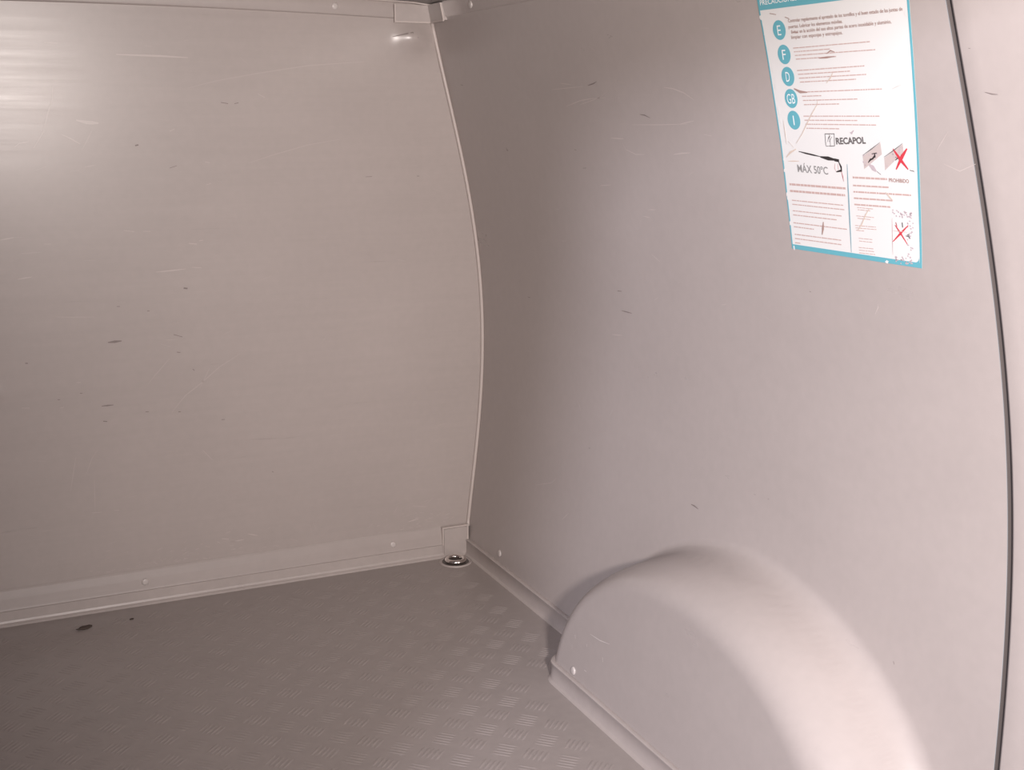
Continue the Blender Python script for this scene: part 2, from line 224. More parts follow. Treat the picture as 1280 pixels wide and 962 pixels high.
GREY = (0.430, 0.382, 0.366)
M_front = lining('bulkhead_lining', (0.43, 0.378, 0.358), 0.30, brush_scale=(2.5, 2.5, 75), brush=0.028, mottle=0.03, fine=0.018)
M_side = lining('side_lining', GREY, 0.31, brush_scale=(8, 3, 8), brush=0.04, mottle=0.02, fine=0.018)
M_floor = lining('tread_floor', (0.36, 0.318, 0.303), 0.35, brush_scale=(5, 5, 5), brush=0.06, mottle=0.04)
M_trim = lining('trim_strip', (0.45, 0.398, 0.378), 0.34, brush_scale=(9, 9, 9), brush=0.06, mottle=0.04)
M_bead = principled('pale_edge_bead', (0.55, 0.485, 0.455), 0.4)
M_rivet = principled('rivet_plastic', (0.55, 0.50, 0.48), 0.3)
M_ceil = lining('ceiling_lining', (0.33, 0.31, 0.30), 0.5)
M_scr = principled('scratch_pale', (0.53, 0.47, 0.448), 0.32)
M_mark = principled('scuff_crease_dark', (0.24, 0.20, 0.19), 0.6)  # dark scuffs, and the shade painted along the dent crease
M_gap = principled('rubber_gap_seal', (0.07, 0.058, 0.055), 0.7)
M_chrome = principled('polished_steel', (0.85, 0.80, 0.77), 0.12, metal=1.0)
M_recess = principled('recess_shade', (0.10, 0.085, 0.08), 0.35)  # dark colour stands in for the shade inside the recess
M_dirt = principled('dry_dirt', (0.085, 0.062, 0.052), 0.9)

INK = {'white': (0.85, 0.88, 0.88), 'brown': (0.38, 0.25, 0.22), 'grey': (0.14, 0.13, 0.13), 'lightgrey': (0.27, 0.265, 0.26),
       'black': (0.035, 0.03, 0.03), 'pink': (0.62, 0.42, 0.41), 'darkred': (0.40, 0.07, 0.08), 'red': (0.62, 0.05, 0.07),
       'mauve': (0.52, 0.44, 0.47), 'tealdark': (0.20, 0.36, 0.42), 'beige': (0.66, 0.55, 0.47), 'palegrey': (0.6, 0.6, 0.58),
       'panelpink': (0.57, 0.49, 0.47), 'line': (0.55, 0.39, 0.36), 'teal': (0.13, 0.42, 0.50), 'paper': (0.76, 0.755, 0.745)}
M_ink = {k: principled('ink_' + k, c, 0.35 if k in ('paper', 'teal') else 0.45) for k, c in INK.items()}

LEFT, REAR = -1.66, -2.42


def crown(x):
    """the roof rises a little towards the middle of the van"""
    d = min(max(-x - 0.076, 0.0), 1.5)
    return 0.034 * d * (1 - d / 1.51) + (0.004 if d > 0.02 else 0.2 * d)


# ------------------------------------------------------------------ floor
SEAM = lambda z: -1.798 + 0.099 * z          # seam between the two side panels
ARCH_C, ARCH_A, ARCH_B = -1.22, 0.50, 0.370


def sstep(u):
    u = min(max(u, 0.0), 1.0)
    return u * u * (3 - 2 * u)


def arch_s(y, z):
    dy, dz = (y - ARCH_C) / ARCH_A, z / ARCH_B
    r = math.hypot(dy, dz)
    if r < 1e-6:
        return 1.0
    c = dy / r                                # +1 at the front foot, -1 at the rear foot
    k = sstep((c + 0.25) / 1.15)
    r1 = 0.80 * (1 - k) + 0.865 * k
    r2 = 1.085 * (1 - k) + 1.025 * k
    u = min(max((r - r1) / (r2 - r1), 0.0), 1.0)
    m, kk = 0.68, 0.99                        # broad soft shoulder, then a tighter hollow back to the wall
    bend = lambda t: 1 - math.sqrt(max(0.0, 1 - (kk * t) ** 2.7))
    if u < m:
        c_ = m * bend(u / m) / bend(1.0)
    else:
        c_ = 1 - (1 - m) * bend((1 - u) / (1 - m)) / bend(1.0)
    return 1.0 - (0.94 * c_ + 0.06 * sstep(u))


def wall_x(y, z):
    s = arch_s(y, z)
    p = P(z)
    return p + s * ((-0.132 + 0.07 * z) - p)


fv = [(LEFT, 0.0, 0), (0.06, 0.0, 0), (0.06, REAR, 0), (LEFT, REAR, 0), (LEFT, 0.0, -0.02), (0.06, 0.0, -0.02), (0.06, REAR, -0.02), (LEFT, REAR, -0.02)]
floor = mesh_obj('floor', fv, [(3, 2, 1, 0), (4, 5, 6, 7), (0, 1, 5, 4), (1, 2, 6, 5), (2, 3, 7, 6), (3, 0, 4, 7)], M_floor)
tag(floor, 'grey tread-pattern van load floor with worn raised bars', 'floor', kind='structure')

PITCHT = 0.0857


def lug_geometry(turn):
    """five raised lens-shaped bars side by side"""
    vs, fs = [], []
    for k in range(-2, 3):
        off = k * 0.0092
        ln, wd, h = 0.0215, 0.0028, 0.0011
        ring = [(-ln, 0), (-ln * 0.6, -wd), (ln * 0.6, -wd), (ln, 0), (ln * 0.6, wd), (-ln * 0.6, wd)]
        b0 = len(vs)
        for a, c in ring:
            vs.append((a, c + off, 0.0))
        vs.append((-ln * 0.62, off, h))
        vs.append((ln * 0.62, off, h))
        fs += [(b0, b0 + 1, b0 + 6), (b0 + 1, b0 + 2, b0 + 7, b0 + 6), (b0 + 2, b0 + 3, b0 + 7),
               (b0 + 3, b0 + 4, b0 + 7), (b0 + 4, b0 + 5, b0 + 6, b0 + 7), (b0 + 5, b0, b0 + 6)]
    c, s = math.cos(turn), math.sin(turn)
    return [(x * c - y * s, x * s + y * c, z) for x, y, z in vs], fs


LUG = []
for t in (math.radians(46), math.radians(-44)):
    v, f = lug_geometry(t)
    me = bpy.data.meshes.new('tread_lug')
    me.from_pydata(v, [], f)
    me.materials.append(M_floor)
    me.shade_smooth()
    LUG.append((me, v, f))

spots = []
for i in range(-20, 5):
    for j in range(-20, 30):
        for kind, dx, dy in ((0, 0, 0), (1, -0.0428, -0.0446)):
            x, y = -0.297 + PITCHT * i + dx, -0.8625 + PITCHT * j + dy
            if not (LEFT + 0.05 < x and REAR + 0.03 < y < -0.055):
                continue
            if x > min(wall_x(y + q, 0.0) for q in (-0.03, 0, 0.03)) - 0.055:
                continue
            if math.hypot(x + 0.0535, y + 0.0545) < 0.08:
                continue
            d = Vector((x, y, 0)) - CAM_AT
            u, vv = d.dot(rgt) / d.dot(fwd), d.dot(upv) / d.dot(fwd)
            seen = abs(u) < 0.43 and abs(vv) < 0.325
            spots.append((not seen, d.length, kind, x, y))
spots.sort()
near, rest = spots[:300], spots[300:]
for unseen, dist, kind, x, y in near:
    o = link_mesh('tread_lug', LUG[kind][0], None, floor)
    o.location = (x, y, 0)
vs, fs = [], []
for unseen, dist, kind, x, y in rest:
    b0 = len(vs)
    vs += [(a + x, b + y, c) for a, b, c in LUG[kind][1]]
    fs += [tuple(q + b0 for q in f) for f in LUG[kind][2]]
if vs:
    tag(mesh_obj('tread_pattern', vs, fs, M_floor, floor, True), kind='stuff')

# ------------------------------------------------------------------ side wall with moulded wheel arch
TOP = 1.40


def edge_y(z):
    return SEAM(z) + 0.004


NY, NZ = 380, 260
grid = {}
vs, nrm = [], []
for i in range(NY + 1):
    for j in range(NZ + 1):
        z = TOP * j / NZ
        y = edge_y(z) * i / NY
        vs.append((wall_x(y, z), y, z))
        e = 1e-3
        n = Vector((-1, (wall_x(y + e, z) - wall_x(y - e, z)) / (2 * e), (wall_x(y, z + e) - wall_x(y, max(z - e, 0))) / (2 * e if z > e else e))).normalized()
        nrm.append(n)
idx = lambda i, j: i * (NZ + 1) + j


def in_arch(i, j):
    z = TOP * (j + 0.5) / NZ
    y = edge_y(z) * (i + 0.5) / NY
    dy, dz = (y - ARCH_C) / ARCH_A, z / ARCH_B
    r = math.hypot(dy, dz)
    k = sstep(((dy / r if r > 1e-6 else 0) + 0.25) / 1.15)
    return r < 1.09 * (1 - k) + 1.03 * k


def sub_grid(name, keep, mat, parent=None):
    used, nv, nn, fs = {}, [], [], []
    for i in range(NY):
        for j in range(NZ):
            if keep(i, j):
                q = []
                for a in (idx(i, j), idx(i + 1, j), idx(i + 1, j + 1), idx(i, j + 1)):
                    if a not in used:
                        used[a] = len(nv)
                        nv.append(vs[a])
                        nn.append(nrm[a])
                    q.append(used[a])
                fs.append(q)
    o = mesh_obj(name, nv, fs, mat, parent, True)
    o.data.normals_split_custom_set_from_vertices([tuple(n) for n in nn])
    return o


wall_right = sub_grid('wall_right', lambda i, j: not in_arch(i, j), M_side)
tag(wall_right, 'bowed pale grey side wall lining with moulded wheel arch', 'wall', kind='structure')
wheel_arch = sub_grid('wheel_arch', in_arch, M_side, wall_right)
tag(wheel_arch, 'rounded wheel arch bulging from the foot of the wall')

# folded back edge of the panel at the seam, the dark seal in the gap, and the next panel
vv_, ff_ = [], []
for j in range(NZ + 1):
    z = TOP * j / NZ
    y = edge_y(z)
    x = wall_x(y, z)
    vv_ += [(x + 0.0008, y - 0.0002, z), (x + 0.003, y - 0.001, z), (x + 0.03, y - 0.001, z)]
for j in range(NZ):
    for k in range(2):
        ff_.append((3 * j + k, 3 * j + k + 1, 3 * j + k + 4, 3 * j + k + 3))
mesh_obj('folded_edge', vv_, ff_, M_gap, wall_right, True)
vv_, ff_ = [], []
for j in range(NZ + 1):
    z = TOP * j / NZ
    for dy, dx in ((0.006, 0.02), (-0.016, 0.02)):
        vv_.append((wall_x(SEAM(z), z) + dx, SEAM(z) + dy, z))
for j in range(NZ):
    ff_.append((2 * j, 2 * j + 1, 2 * j + 3, 2 * j + 2))
mesh_obj('gap_seal', vv_, ff_, M_gap, wall_right, True)

prof_pts = [TOP * j / NZ for j in range(NZ + 1)]
cols = [(0.024, -0.0015), (0.0065, -0.0015), (0.003, -0.0025), (0.0022, -0.006), (0.004, -0.03)]
vv_, ff_ = [], []
for z in prof_pts:
    for dx, dy in cols:
        vv_.append((P(z) + dx, SEAM(z) + dy, z))
    vv_.append((P(z) + 0.004, REAR, z))
n = len(cols) + 1
for j in range(NZ):
    for k in range(n - 1):
        ff_.append((n * j + k, n * (j + 1) + k, n * (j + 1) + k + 1, n * j + k + 1))
wall_rear = mesh_obj('wall_rear', vv_, ff_, M_side, None, True)
tag(wall_rear, 'narrow grey rear side panel beyond the dark vertical seam', 'wall', kind='structure')

# ------------------------------------------------------------------ bulkhead (front wall)
def dents(x, z):
    g = lambda cx, cz, sx, sz, d: d * math.exp(-((x - cx) / sx) ** 2 - ((z - cz) / sz) ** 2)
    return (g(-0.128, 1.313, 0.040, 0.029, 0.0190) + g(-1.125, 0.536, 0.02, 0.015, 0.004)
            + 0.0012 * math.sin(2.1 * x + 0.6) * math.sin(2.6 * z + 0.4))


xs, zs = [], []
NXF, NZF = 220, 200
vv_, ff_ = [], []
for j in range(NZF + 1):
    t = j / NZF
    for i in range(NXF + 1):
        sfrac = (i / NXF) ** 1.6                      # finer towards the corner
        z0 = 1.40 * t
        x = P(min(z0, 1.4)) - 0.0005 + (LEFT - P(z0)) * sfrac
        z = z0 + crown(x) * t
        vv_.append((x, -dents(x, z), z))
for j in range(NZF):
    for i in range(NXF):
        a = j * (NXF + 1) + i
        ff_.append((a, a + 1, a + NXF + 2, a + NXF + 1))
wall_front = mesh_obj('wall_front', vv_, ff_, M_front, None, True)
tag(wall_front, 'flat grey bulkhead panel with scratches and wiping streaks', 'wall', kind='structure')

# pale bead down the corner where the bulkhead meets the side wall
path, frames = [], []
for j in range(71):
    z = 0.075 + (1.348 - 0.075) * j / 70
    path.append(Vector((P(z) - 0.004, -0.002, z)))
    frames.append((Vector((1, 0, 0)), Vector((0, -1, 0))))
bead_prof = [(0.0042, -0.003), (0.0042, 0.003), (0.002, 0.0052), (-0.002, 0.0052), (-0.0042, 0.003), (-0.0042, -0.003)]
v, f = sweep(path, frames, bead_prof)
bead = mesh_obj('corner_bead', v, f, M_bead, wall_front, True)
tag(bead, 'pale bead along the corner of the bulkhead')


def rivet(at, axis, r, parent, name='rivet', mat=M_rivet):
    bm = bmesh.new()
    prof = [(1.0, 0.0), (0.98, 0.16), (0.86, 0.30), (0.55, 0.40), (0.30, 0.42)]
    rings = []
    seg = 18
    for pr, ph in prof:
        rings.append([bm.verts.new((r * pr * math.cos(2 * math.pi * k / seg), r * pr * math.sin(2 * math.pi * k / seg), r * ph)) for k in range(seg)])
    for a, b in zip(rings, rings[1:]):
        for k in range(seg):
            bm.faces.new((a[k], a[(k + 1) % seg], b[(k + 1) % seg], b[k]))
    cv = bm.verts.new((0, 0, r * 0.36))
    for k in range(seg):
        bm.faces.new((rings[-1][k], rings[-1][(k + 1) % seg], cv))
    q = Vector((0, 0, 1)).rotation_difference(Vector(axis).normalized()).to_matrix().to_4x4()
    bmesh.ops.transform(bm, matrix=Matrix.Translation(at) @ q, verts=bm.verts[:])
    return bm_obj(name, bm, mat, parent, True)


def box_bm(bm, x0, x1, y0, y1, z0, z1):
    v = [bm.verts.new(p) for p in ((x0, y0, z0), (x1, y0, z0), (x1, y1, z0), (x0, y1, z0), (x0, y0, z1), (x1, y0, z1), (x1, y1, z1), (x0, y1, z1))]
    for q in ((3, 2, 1, 0), (4, 5, 6, 7), (0, 1, 5, 4), (1, 2, 6, 5), (2, 3, 7, 6), (3, 0, 4, 7)):
        bm.faces.new([v[a] for a in q])


# ------------------------------------------------------------------ foot strips
# bulkhead: low floor upturn, then the riveted panel flange standing slightly proud over it
path = [Vector((x, 0, 0)) for x in (LEFT, -1.2, -0.8, -0.4, -0.001)]
fr = [(Vector((0, -1, 0)), Vector((0, 0, 1)))] * len(path)
v, f = sweep(path, fr, [(0.0, 0.0), (0.017, 0.0), (0.0145, 0.0035), (0.0105, 0.0065), (0.0085, 0.011), (0.0075, 0.034), (0.0, 0.036)])
baseboard_front = mesh_obj('baseboard_front', v, f, M_trim)
tag(baseboard_front, 'low grey upturn strip along the foot of the bulkhead', 'baseboard', kind='structure')
path = [Vector((x, 0, 0)) for x in (LEFT, -1.2, -0.8, -0.4, -0.0725)]
v, f = sweep(path, [fr[0]] * len(path), [(0.0, 0.034), (0.0095, 0.034), (0.0115, 0.036), (0.0105, 0.040), (0.0065, 0.062), (0.0025, 0.080), (0.0, 0.084)])
flange = mesh_obj('panel_flange', v, f, M_front, wall_front)
for x in (-1.44, -0.826, -0.207):
    rivet((x, -0.0075, 0.055), (0, -1, 0.12), 0.0085, wall_front)
# corner block over the end of the flange
bm = bmesh.new()
box_bm(bm, -0.0705, 0.001, -0.0125, 0.0, 0.002, 0.080)
bmesh.ops.bevel(bm, geom=bm.edges[:], offset=0.003, segments=2, affect='EDGES')
trim_3 = bm_obj('trim_3', bm, M_trim)
tag(trim_3, 'small rectangular corner block at the foot of the bulkhead', 'trim', kind='structure')
bm = bmesh.new()
box_bm(bm, -0.0725, -0.0690, -0.0140, -0.004, 0.034, 0.0785)
box_bm(bm, -0.0726, 0.0005, -0.0143, -0.004, 0.0786, 0.0825)
box_bm(bm, -0.0035, 0.0006, -0.0141, -0.004, 0.006, 0.0785)
bm_obj('edge_bead', bm, M_bead, trim_3)

# side wall foot strip: runs along the wall, then along the face of the wheel arch
def foot_strip(y0, y1, n):
    path, frames = [], []
    for i in range(n + 1):
        y = y0 + (y1 - y0) * i / n
        x = wall_x(y, 0.012)
        e = 0.004
        t = Vector((wall_x(y - e, 0.012) - wall_x(y + e, 0.012), -2 * e, 0)).normalized()
        frames.append((Vector((t.y, -t.x, 0)), Vector((0, 0, 1))))
        path.append(Vector((x, y, 0)))
    return sweep(path, frames, [(-0.006, 0.0), (0.0125, 0.0), (0.0115, 0.0022), (0.0085, 0.0032), (0.0062, 0.006), (0.0048, 0.0355), (0.0066, 0.0375), (0.0066, 0.0405), (0.004, 0.0425), (0.0, 0.0425), (-0.006, 0.042)])


v1, f1 = foot_strip(-0.004, -0.69, 30)
baseboard_right = mesh_obj('baseboard_right', v1, f1, M_trim, None, True)
tag(baseboard_right, 'narrow grey foot strip between the bulkhead corner and wheel arch', 'baseboard', kind='structure')
v1, f1 = foot_strip(-0.700, -1.74, 130)
baseboard_arch = mesh_obj('baseboard_right_rear', v1, f1, M_trim, None, True)
tag(baseboard_arch, 'grey foot strip along the inner face of the wheel arch', 'baseboard', kind='structure')
for o in (baseboard_front, baseboard_right, baseboard_arch):
    mod = o.modifiers.new('auto', 'EDGE_SPLIT')
    mod.split_angle = math.radians(50)

rivet((wall_x(-0.204, 0.064) - 0.0005, -0.204, 0.064), (-1, 0, 0.1), 0.009, wall_right)
rivet((wall_x(-0.252, 1.372) - 0.003, -0.252, 1.372), (-1, 0, -0.1), 0.009, wall_right)
rivet((wall_x(-0.858, 0.056) - 0.0005, -0.858, 0.056), (-1, 0, 0.05), 0.0085, wheel_arch)

# ------------------------------------------------------------------ ceiling and top trims
CZ = 1.389
NXC, NYC = 40, 24
vv_, ff_ = [], []
for i in range(NXC + 1):
    x = -0.07 + (LEFT + 0.07) * i / NXC
    for j in range(NYC + 1):
        vv_.append((x, REAR * j / NYC, CZ + crown(x)))
for i in range(NXC):
    for j in range(NYC):
        a = i * (NYC + 1) + j
        ff_.append((a, a + 1, a + NYC + 2, a + NYC + 1))
ceiling = mesh_obj('ceiling', vv_, ff_, M_ceil, None, True)
tag(ceiling, 'dark grey crowned van roof lining above the bulkhead', 'ceiling', kind='structure')

# riveted flange strip along the top of the bulkhead and of the side wall
path, frames = [], []
for i in range(31):
    x = -0.176 + (LEFT + 0.176) * i / 30
    path.append(Vector((x, 0, 1.3495 + crown(x))))
    frames.append((Vector((0, -1, 0)), Vector((0, 0, 1))))
v, f = sweep(path, frames, [(0.0, -0.001), (0.0042, 0.0005), (0.0052, 0.003), (0.0030, 0.030), (0.0022, 0.043), (0.0, 0.045)])
trim_2 = mesh_obj('trim_2', v, f, M_front, None, True)
mod = trim_2.modifiers.new('auto', 'EDGE_SPLIT')
mod.split_angle = math.radians(50)
tag(trim_2, 'riveted top flange strip along the bulkhead under the roof', 'trim', kind='structure')
rivet((-0.3187, -0.0028, 1.3785), (0, -1, -0.05), 0.0085, trim_2)
rivet((-0.95, -0.0028, 1.387), (0, -1, -0.05), 0.0085, trim_2)
path = [Vector((x, 0, CZ - 0.0015 + crown(x))) for x in [-0.075 + (LEFT + 0.075) * i / 30 for i in range(31)]]
v, f = sweep(path, frames, [(0.0, -0.002), (0.010, -0.002), (0.012, 0.0), (0.010, 0.002), (0.0, 0.002)])
tag(mesh_obj('trim_4', v, f, M_bead, None, True), 'thin pale sealing line where the roof meets the bulkhead', 'trim', kind='structure')

path, frames = [], []
for i in range(21):
    y = -0.094 + (REAR + 0.094) * i / 20
    path.append(Vector((P(1.356), y, 1.356)))
    frames.append((Vector((-1, 0, -0.2)).normalized(), Vector((P(1.389) - P(1.356), 0, 0.033)).normalized()))
v, f = sweep(path, frames, [(-0.004, -0.001), (0.0015, 0.001), (0.003, 0.005), (0.004, 0.030), (0.004, 0.036), (-0.004, 0.037)])
trim_5 = mesh_obj('trim_5', v, f, M_side, None, True)
tag(trim_5, 'top flange strip along the side wall under the roof', 'trim', kind='structure')

# corner block wrapped round the top corner, with pale beads on its edges
bm = bmesh.new()
za, zb = 1.3495, 1.388
q = lambda x, y, z: bm.verts.new((x, y, z))
ring = []
for z in (za, zb):
    p = P(z)
    ring.append([q(-0.1748, -0.009, z), q(p - 0.009, -0.009, z), q(p - 0.009, -0.092, z), q(p + 0.0, -0.092, z), q(p, 0, z), q(-0.1748, 0, z)])
for k in range(6):
    bm.faces.new((ring[0][k], ring[0][(k + 1) % 6], ring[1][(k + 1) % 6], ring[1][k]))
bm.faces.new(ring[0][::-1])
bm.faces.new(ring[1])
trim_1 = bm_obj('trim_1', bm, M_trim)
tag(trim_1, 'pale-edged corner block where bulkhead, side wall and roof meet', 'trim', kind='structure')
bm = bmesh.new()
def bead_bar(a, b, ua, ub):
    """square bar from a to b with half-axes ua, ub"""
    a, b, ua, ub = Vector(a), Vector(b), Vector(ua), Vector(ub)
    r0 = [bm.verts.new(a + ua * i + ub * j) for i, j in ((-1, -1), (1, -1), (1, 1), (-1, 1))]
    r1 = [bm.verts.new(b + ua * i + ub * j) for i, j in ((-1, -1), (1, -1), (1, 1), (-1, 1))]
    for k in range(4):
        bm.faces.new((r0[k], r0[(k + 1) % 4], r1[(k + 1) % 4], r1[k]))
    bm.faces.new(r0[::-1])
    bm.faces.new(r1)


pa, pb = P(za), P(zb)
bead_bar((-0.1745, -0.0095, za + 0.0005), (-0.1745, -0.0095, zb), (0.0018, 0, 0), (0, 0.0018, 0))
bead_bar((-0.1764, -0.0096, za - 0.0012), (pa - 0.0075, -0.0096, za - 0.0012), (0, 0.0019, 0), (0, 0, 0.0018))
bead_bar((pa - 0.0094, -0.0078, za - 0.0011), (pa - 0.0094, -0.0925, za - 0.0011), (0.0019, 0, 0), (0, 0, 0.0017))
bead_bar((pa - 0.0090, -0.0910, za + 0.0008), (pb - 0.0090, -0.0910, zb), (0.0018, 0, 0), (0, 0.0017, 0))
bm_obj('edge_bead', bm, M_bead, trim_1)

# ------------------------------------------------------------------ left wall (out of view, closes the load space)
vv_, ff_ = [], []
for z in prof_pts[::13]:
    for y in (0.0, REAR):
        vv_.append((LEFT - P(z), y, z))
for j in range(len(vv_) // 2 - 1):
    ff_.append((2 * j, 2 * j + 1, 2 * j + 3, 2 * j + 2))
wall_left = mesh_obj('wall_left', vv_, ff_, M_side, None, True)
tag(wall_left, 'bowed grey left side wall of the load space', 'wall', kind='structure')

# ------------------------------------------------------------------ scratches, scuffs and a painted dent crease lying on the surfaces
def ribbons(marks, to3d, normal, lift=0.0004):
    """flat tapering ribbons following a polyline of surface coordinates"""
    vs, fs = [], []
    for wdt, pts in marks:
        dense = []
        for a, b in zip(pts, pts[1:]):
            n = max(1, int(math.hypot(b[0] - a[0], b[1] - a[1]) / 0.012))
            for k in range(n):
                dense.append((a[0] + (b[0] - a[0]) * k / n, a[1] + (b[1] - a[1]) * k / n))
        dense.append(pts[-1])
        b0 = len(vs)
        N = len(dense)
        for k, p in enumerate(dense):
            a, b = dense[max(k - 1, 0)], dense[min(k + 1, N - 1)]
            tx, ty = b[0] - a[0], b[1] - a[1]
            ln = math.hypot(tx, ty) or 1
            t = k / (N - 1)
            h = 0.5 * wdt * (0.35 + 0.65 * math.sin(math.pi * min(max(t, 0.0), 1.0)))
            for s in (-1, 1):
                u, w_ = p[0] - ty / ln * h * s, p[1] + tx / ln * h * s
                c = to3d(u, w_)
                vs.append(tuple(Vector(c) + Vector(normal) * lift))
        for k in range(N - 1):
            fs.append((b0 + 2 * k, b0 + 2 * k + 1, b0 + 2 * k + 3, b0 + 2 * k + 2))
    return vs, fs


def marks(name, data, to3d, normal, mat, parent, lift=0.0005):
    v, f = ribbons(data, to3d, normal, lift)
    return tag(mesh_obj(name, v, f, mat, parent), kind='stuff')


on_front = lambda x, z: (x, -dents(x, z), z)
on_side = lambda y, z: (wall_x(y, z), y, z)
on_rear = lambda y, z: (P(z) + 0.004, y, z)
rnd = random.Random(4)
fine = []
for k in range(150):                                   # more faint hairline scuffs low down and across the panel
    x, z = rnd.uniform(-1.5, -0.05), rnd.uniform(0.1, 1.3) if k % 3 else rnd.uniform(0.09, 0.16)
    a = rnd.gauss(0.0, 0.25) if k % 4 else rnd.uniform(0, 3.1)
    ln = rnd.uniform(0.006, 0.03)
    fine.append((rnd.uniform(0.0006, 0.0014), [(x, z), (x + ln * math.cos(a), z + ln * math.sin(a))]))
rnd = random.Random(9)
worn, side_fine = [], []
for k in range(90):                                    # scuffed band just above the foot flange, in two worn patches
    x = rnd.gauss(-0.74, 0.13) if k % 3 else rnd.gauss(-0.13, 0.05)
    z = 0.088 + abs(rnd.gauss(0.0, 0.022))
    a, ln = rnd.gauss(0.1, 0.3), rnd.uniform(0.003, 0.013)
    if x < -0.02:
        worn.append((rnd.uniform(0.0012, 0.0026), [(x, z), (x + ln * math.cos(a), z + ln * math.sin(a))]))
for k in range(90):
    y, z = rnd.uniform(-1.25, -0.1), rnd.uniform(0.35, 1.3) if k % 2 else rnd.gauss(1.17, 0.06)
    a, ln = rnd.gauss(0.1, 0.5), rnd.uniform(0.006, 0.035)
    if z < 1.33:
        side_fine.append((rnd.uniform(0.0007, 0.0013), [(y, z), (y + ln * math.cos(a), z + ln * math.sin(a))]))
marks('worn_scuffs', worn, on_front, (0, -1, 0), M_scr, wall_front)
marks('hairline_scratches', side_fine, on_side, (-1, 0, 0), principled('scratch_side_faint', (0.475, 0.42, 0.40), 0.31), wall_right)
marks('scratch_marks', [m for m in FRONT_SCRATCHES if m[0] > 0.0026], on_front, (0, -1, 0), M_scr, wall_front)
M_faint = principled('scratch_faint', (0.475, 0.42, 0.40), 0.31)
marks('hairline_scratches', fine + [m for m in FRONT_SCRATCHES if m[0] <= 0.0026], on_front, (0, -1, 0), M_faint, wall_front)
marks('dark_marks', FRONT_MARKS, on_front, (0, -1, 0), M_mark, wall_front)  # scuffs, plus the dent crease whose shade is painted as a dark line
marks('scratch_marks', SIDE_SCRATCHES, on_side, (-1, 0, 0), M_scr, wall_right)
marks('dark_marks', SIDE_MARKS, on_side, (-1, 0, 0), M_mark, wall_right)
marks('dark_marks', REAR_MARKS, on_rear, (-1, 0, 0), M_mark, wall_rear, 0.001)
M_chip = principled('bare_chip', (0.70, 0.65, 0.63), 0.4)
marks('paint_chips', ARCH_CHIPS, on_side, (-1, -0.3, 0.3), M_chip, wheel_arch, 0.0012)

# ------------------------------------------------------------------ lashing eye in the floor corner
EX, EY = -0.0535, -0.0545
eye = empty('lashing_eye', (EX, EY, 0))
tag(eye, 'round recessed steel lashing eye in the floor corner by the bulkhead', 'lashing eye')


def lathe(prof, seg=40):
    bm = bmesh.new()
    rings = [[bm.verts.new((r * math.cos(2 * math.pi * k / seg), r * math.sin(2 * math.pi * k / seg), z)) for k in range(seg)] for r, z in prof]
    for a, b in zip(rings, rings[1:]):
        for k in range(seg):
            bm.faces.new((a[k], a[(k + 1) % seg], b[(k + 1) % seg], b[k]))
    return bm


bm_obj('rim', lathe([(0.0425, 0.0), (0.042, 0.002), (0.0395, 0.0032), (0.036, 0.0026), (0.0345, 0.0008)]), M_trim, eye, True)
bm_obj('recess_disc', lathe([(0.0352, 0.0014), (0.030, 0.0008), (0.012, 0.0006), (0.0004, 0.0005)]), M_recess, eye, True)  # nearly flat disc; shade of the recess is put into its colour
ringp = [(0.0225 + 0.0058 * math.cos(2 * math.pi * k / 12), 0.0066 + 0.0058 * math.sin(2 * math.pi * k / 12)) for k in range(13)]
bm_obj('ring', lathe(ringp), M_chrome, eye, True)

# ------------------------------------------------------------------ dirt on the floor
def crumb(name, at, lx, ly, h, turn, seed):
    bm = bmesh.new()
    bmesh.ops.create_icosphere(bm, subdivisions=2, radius=1.0)
    r_ = random.Random(seed)
    for vtx in bm.verts:
        s = 1 + r_.uniform(-0.22, 0.22)
        x = vtx.co.x
        vtx.co = Vector((x * lx * s, vtx.co.y * ly * s * (1.0 if x > -0.2 else 0.55), (vtx.co.z * 0.5 + 0.5) * h * s))
    o = bm_obj(name, bm, M_dirt, None, True)
    o.location = at
    o.rotation_euler = (0, 0, turn)
    return o


tag(crumb('dirt_clod', (-0.977, -0.101, 0.0), 0.0165, 0.010, 0.006, 0.25, 3), 'dark clod of dirt on the floor near the bulkhead', 'dirt clod')
tag(crumb('dirt_crumb', (-0.872, -0.0905, 0.0), 0.0048, 0.004, 0.003, 0.2, 5), 'tiny dark crumb on the floor right of the dirt clod', 'dirt crumb')

# ------------------------------------------------------------------ instruction sticker on the side wall
def lerp_table(tab, z):
    """y of an edge given as (y, z) points"""
    t = sorted((b, a) for a, b in tab)
    if z <= t[0][0]:
        return t[0][1]
    for (z0, y0), (z1, y1) in zip(t, t[1:]):
        if z <= z1:
            return y0 + (y1 - y0) * (z - z0) / (z1 - z0)
    (z0, y0), (z1, y1) = t[-2], t[-1]
    return y1 + (y1 - y0) * (z - z1) / (z1 - z0)


Z0, Z1 = 0.928, 1.335
ly = lambda z: lerp_table(STICKER_LEFT, z)
ry = lambda z: lerp_table(STICKER_RIGHT, z)


def on_label(y, z, lift):
    d = (P(z + 0.001) - P(z - 0.001)) / 0.002
    nn = Vector((-1, 0, d)).normalized()
    return Vector((P(z), y, z)) + nn * lift


sticker = empty('instruction_sticker', (P(Z0), -1.437, Z0))
tag(sticker, 'white and teal instruction sticker with scratched text on the side wall', 'sticker')


def put(name, verts, faces, mat, label=None):
    o = mesh_obj(name, [Vector(v) - sticker.location for v in verts], faces, mat, sticker)
    if label:
        o['label'] = label
    return o


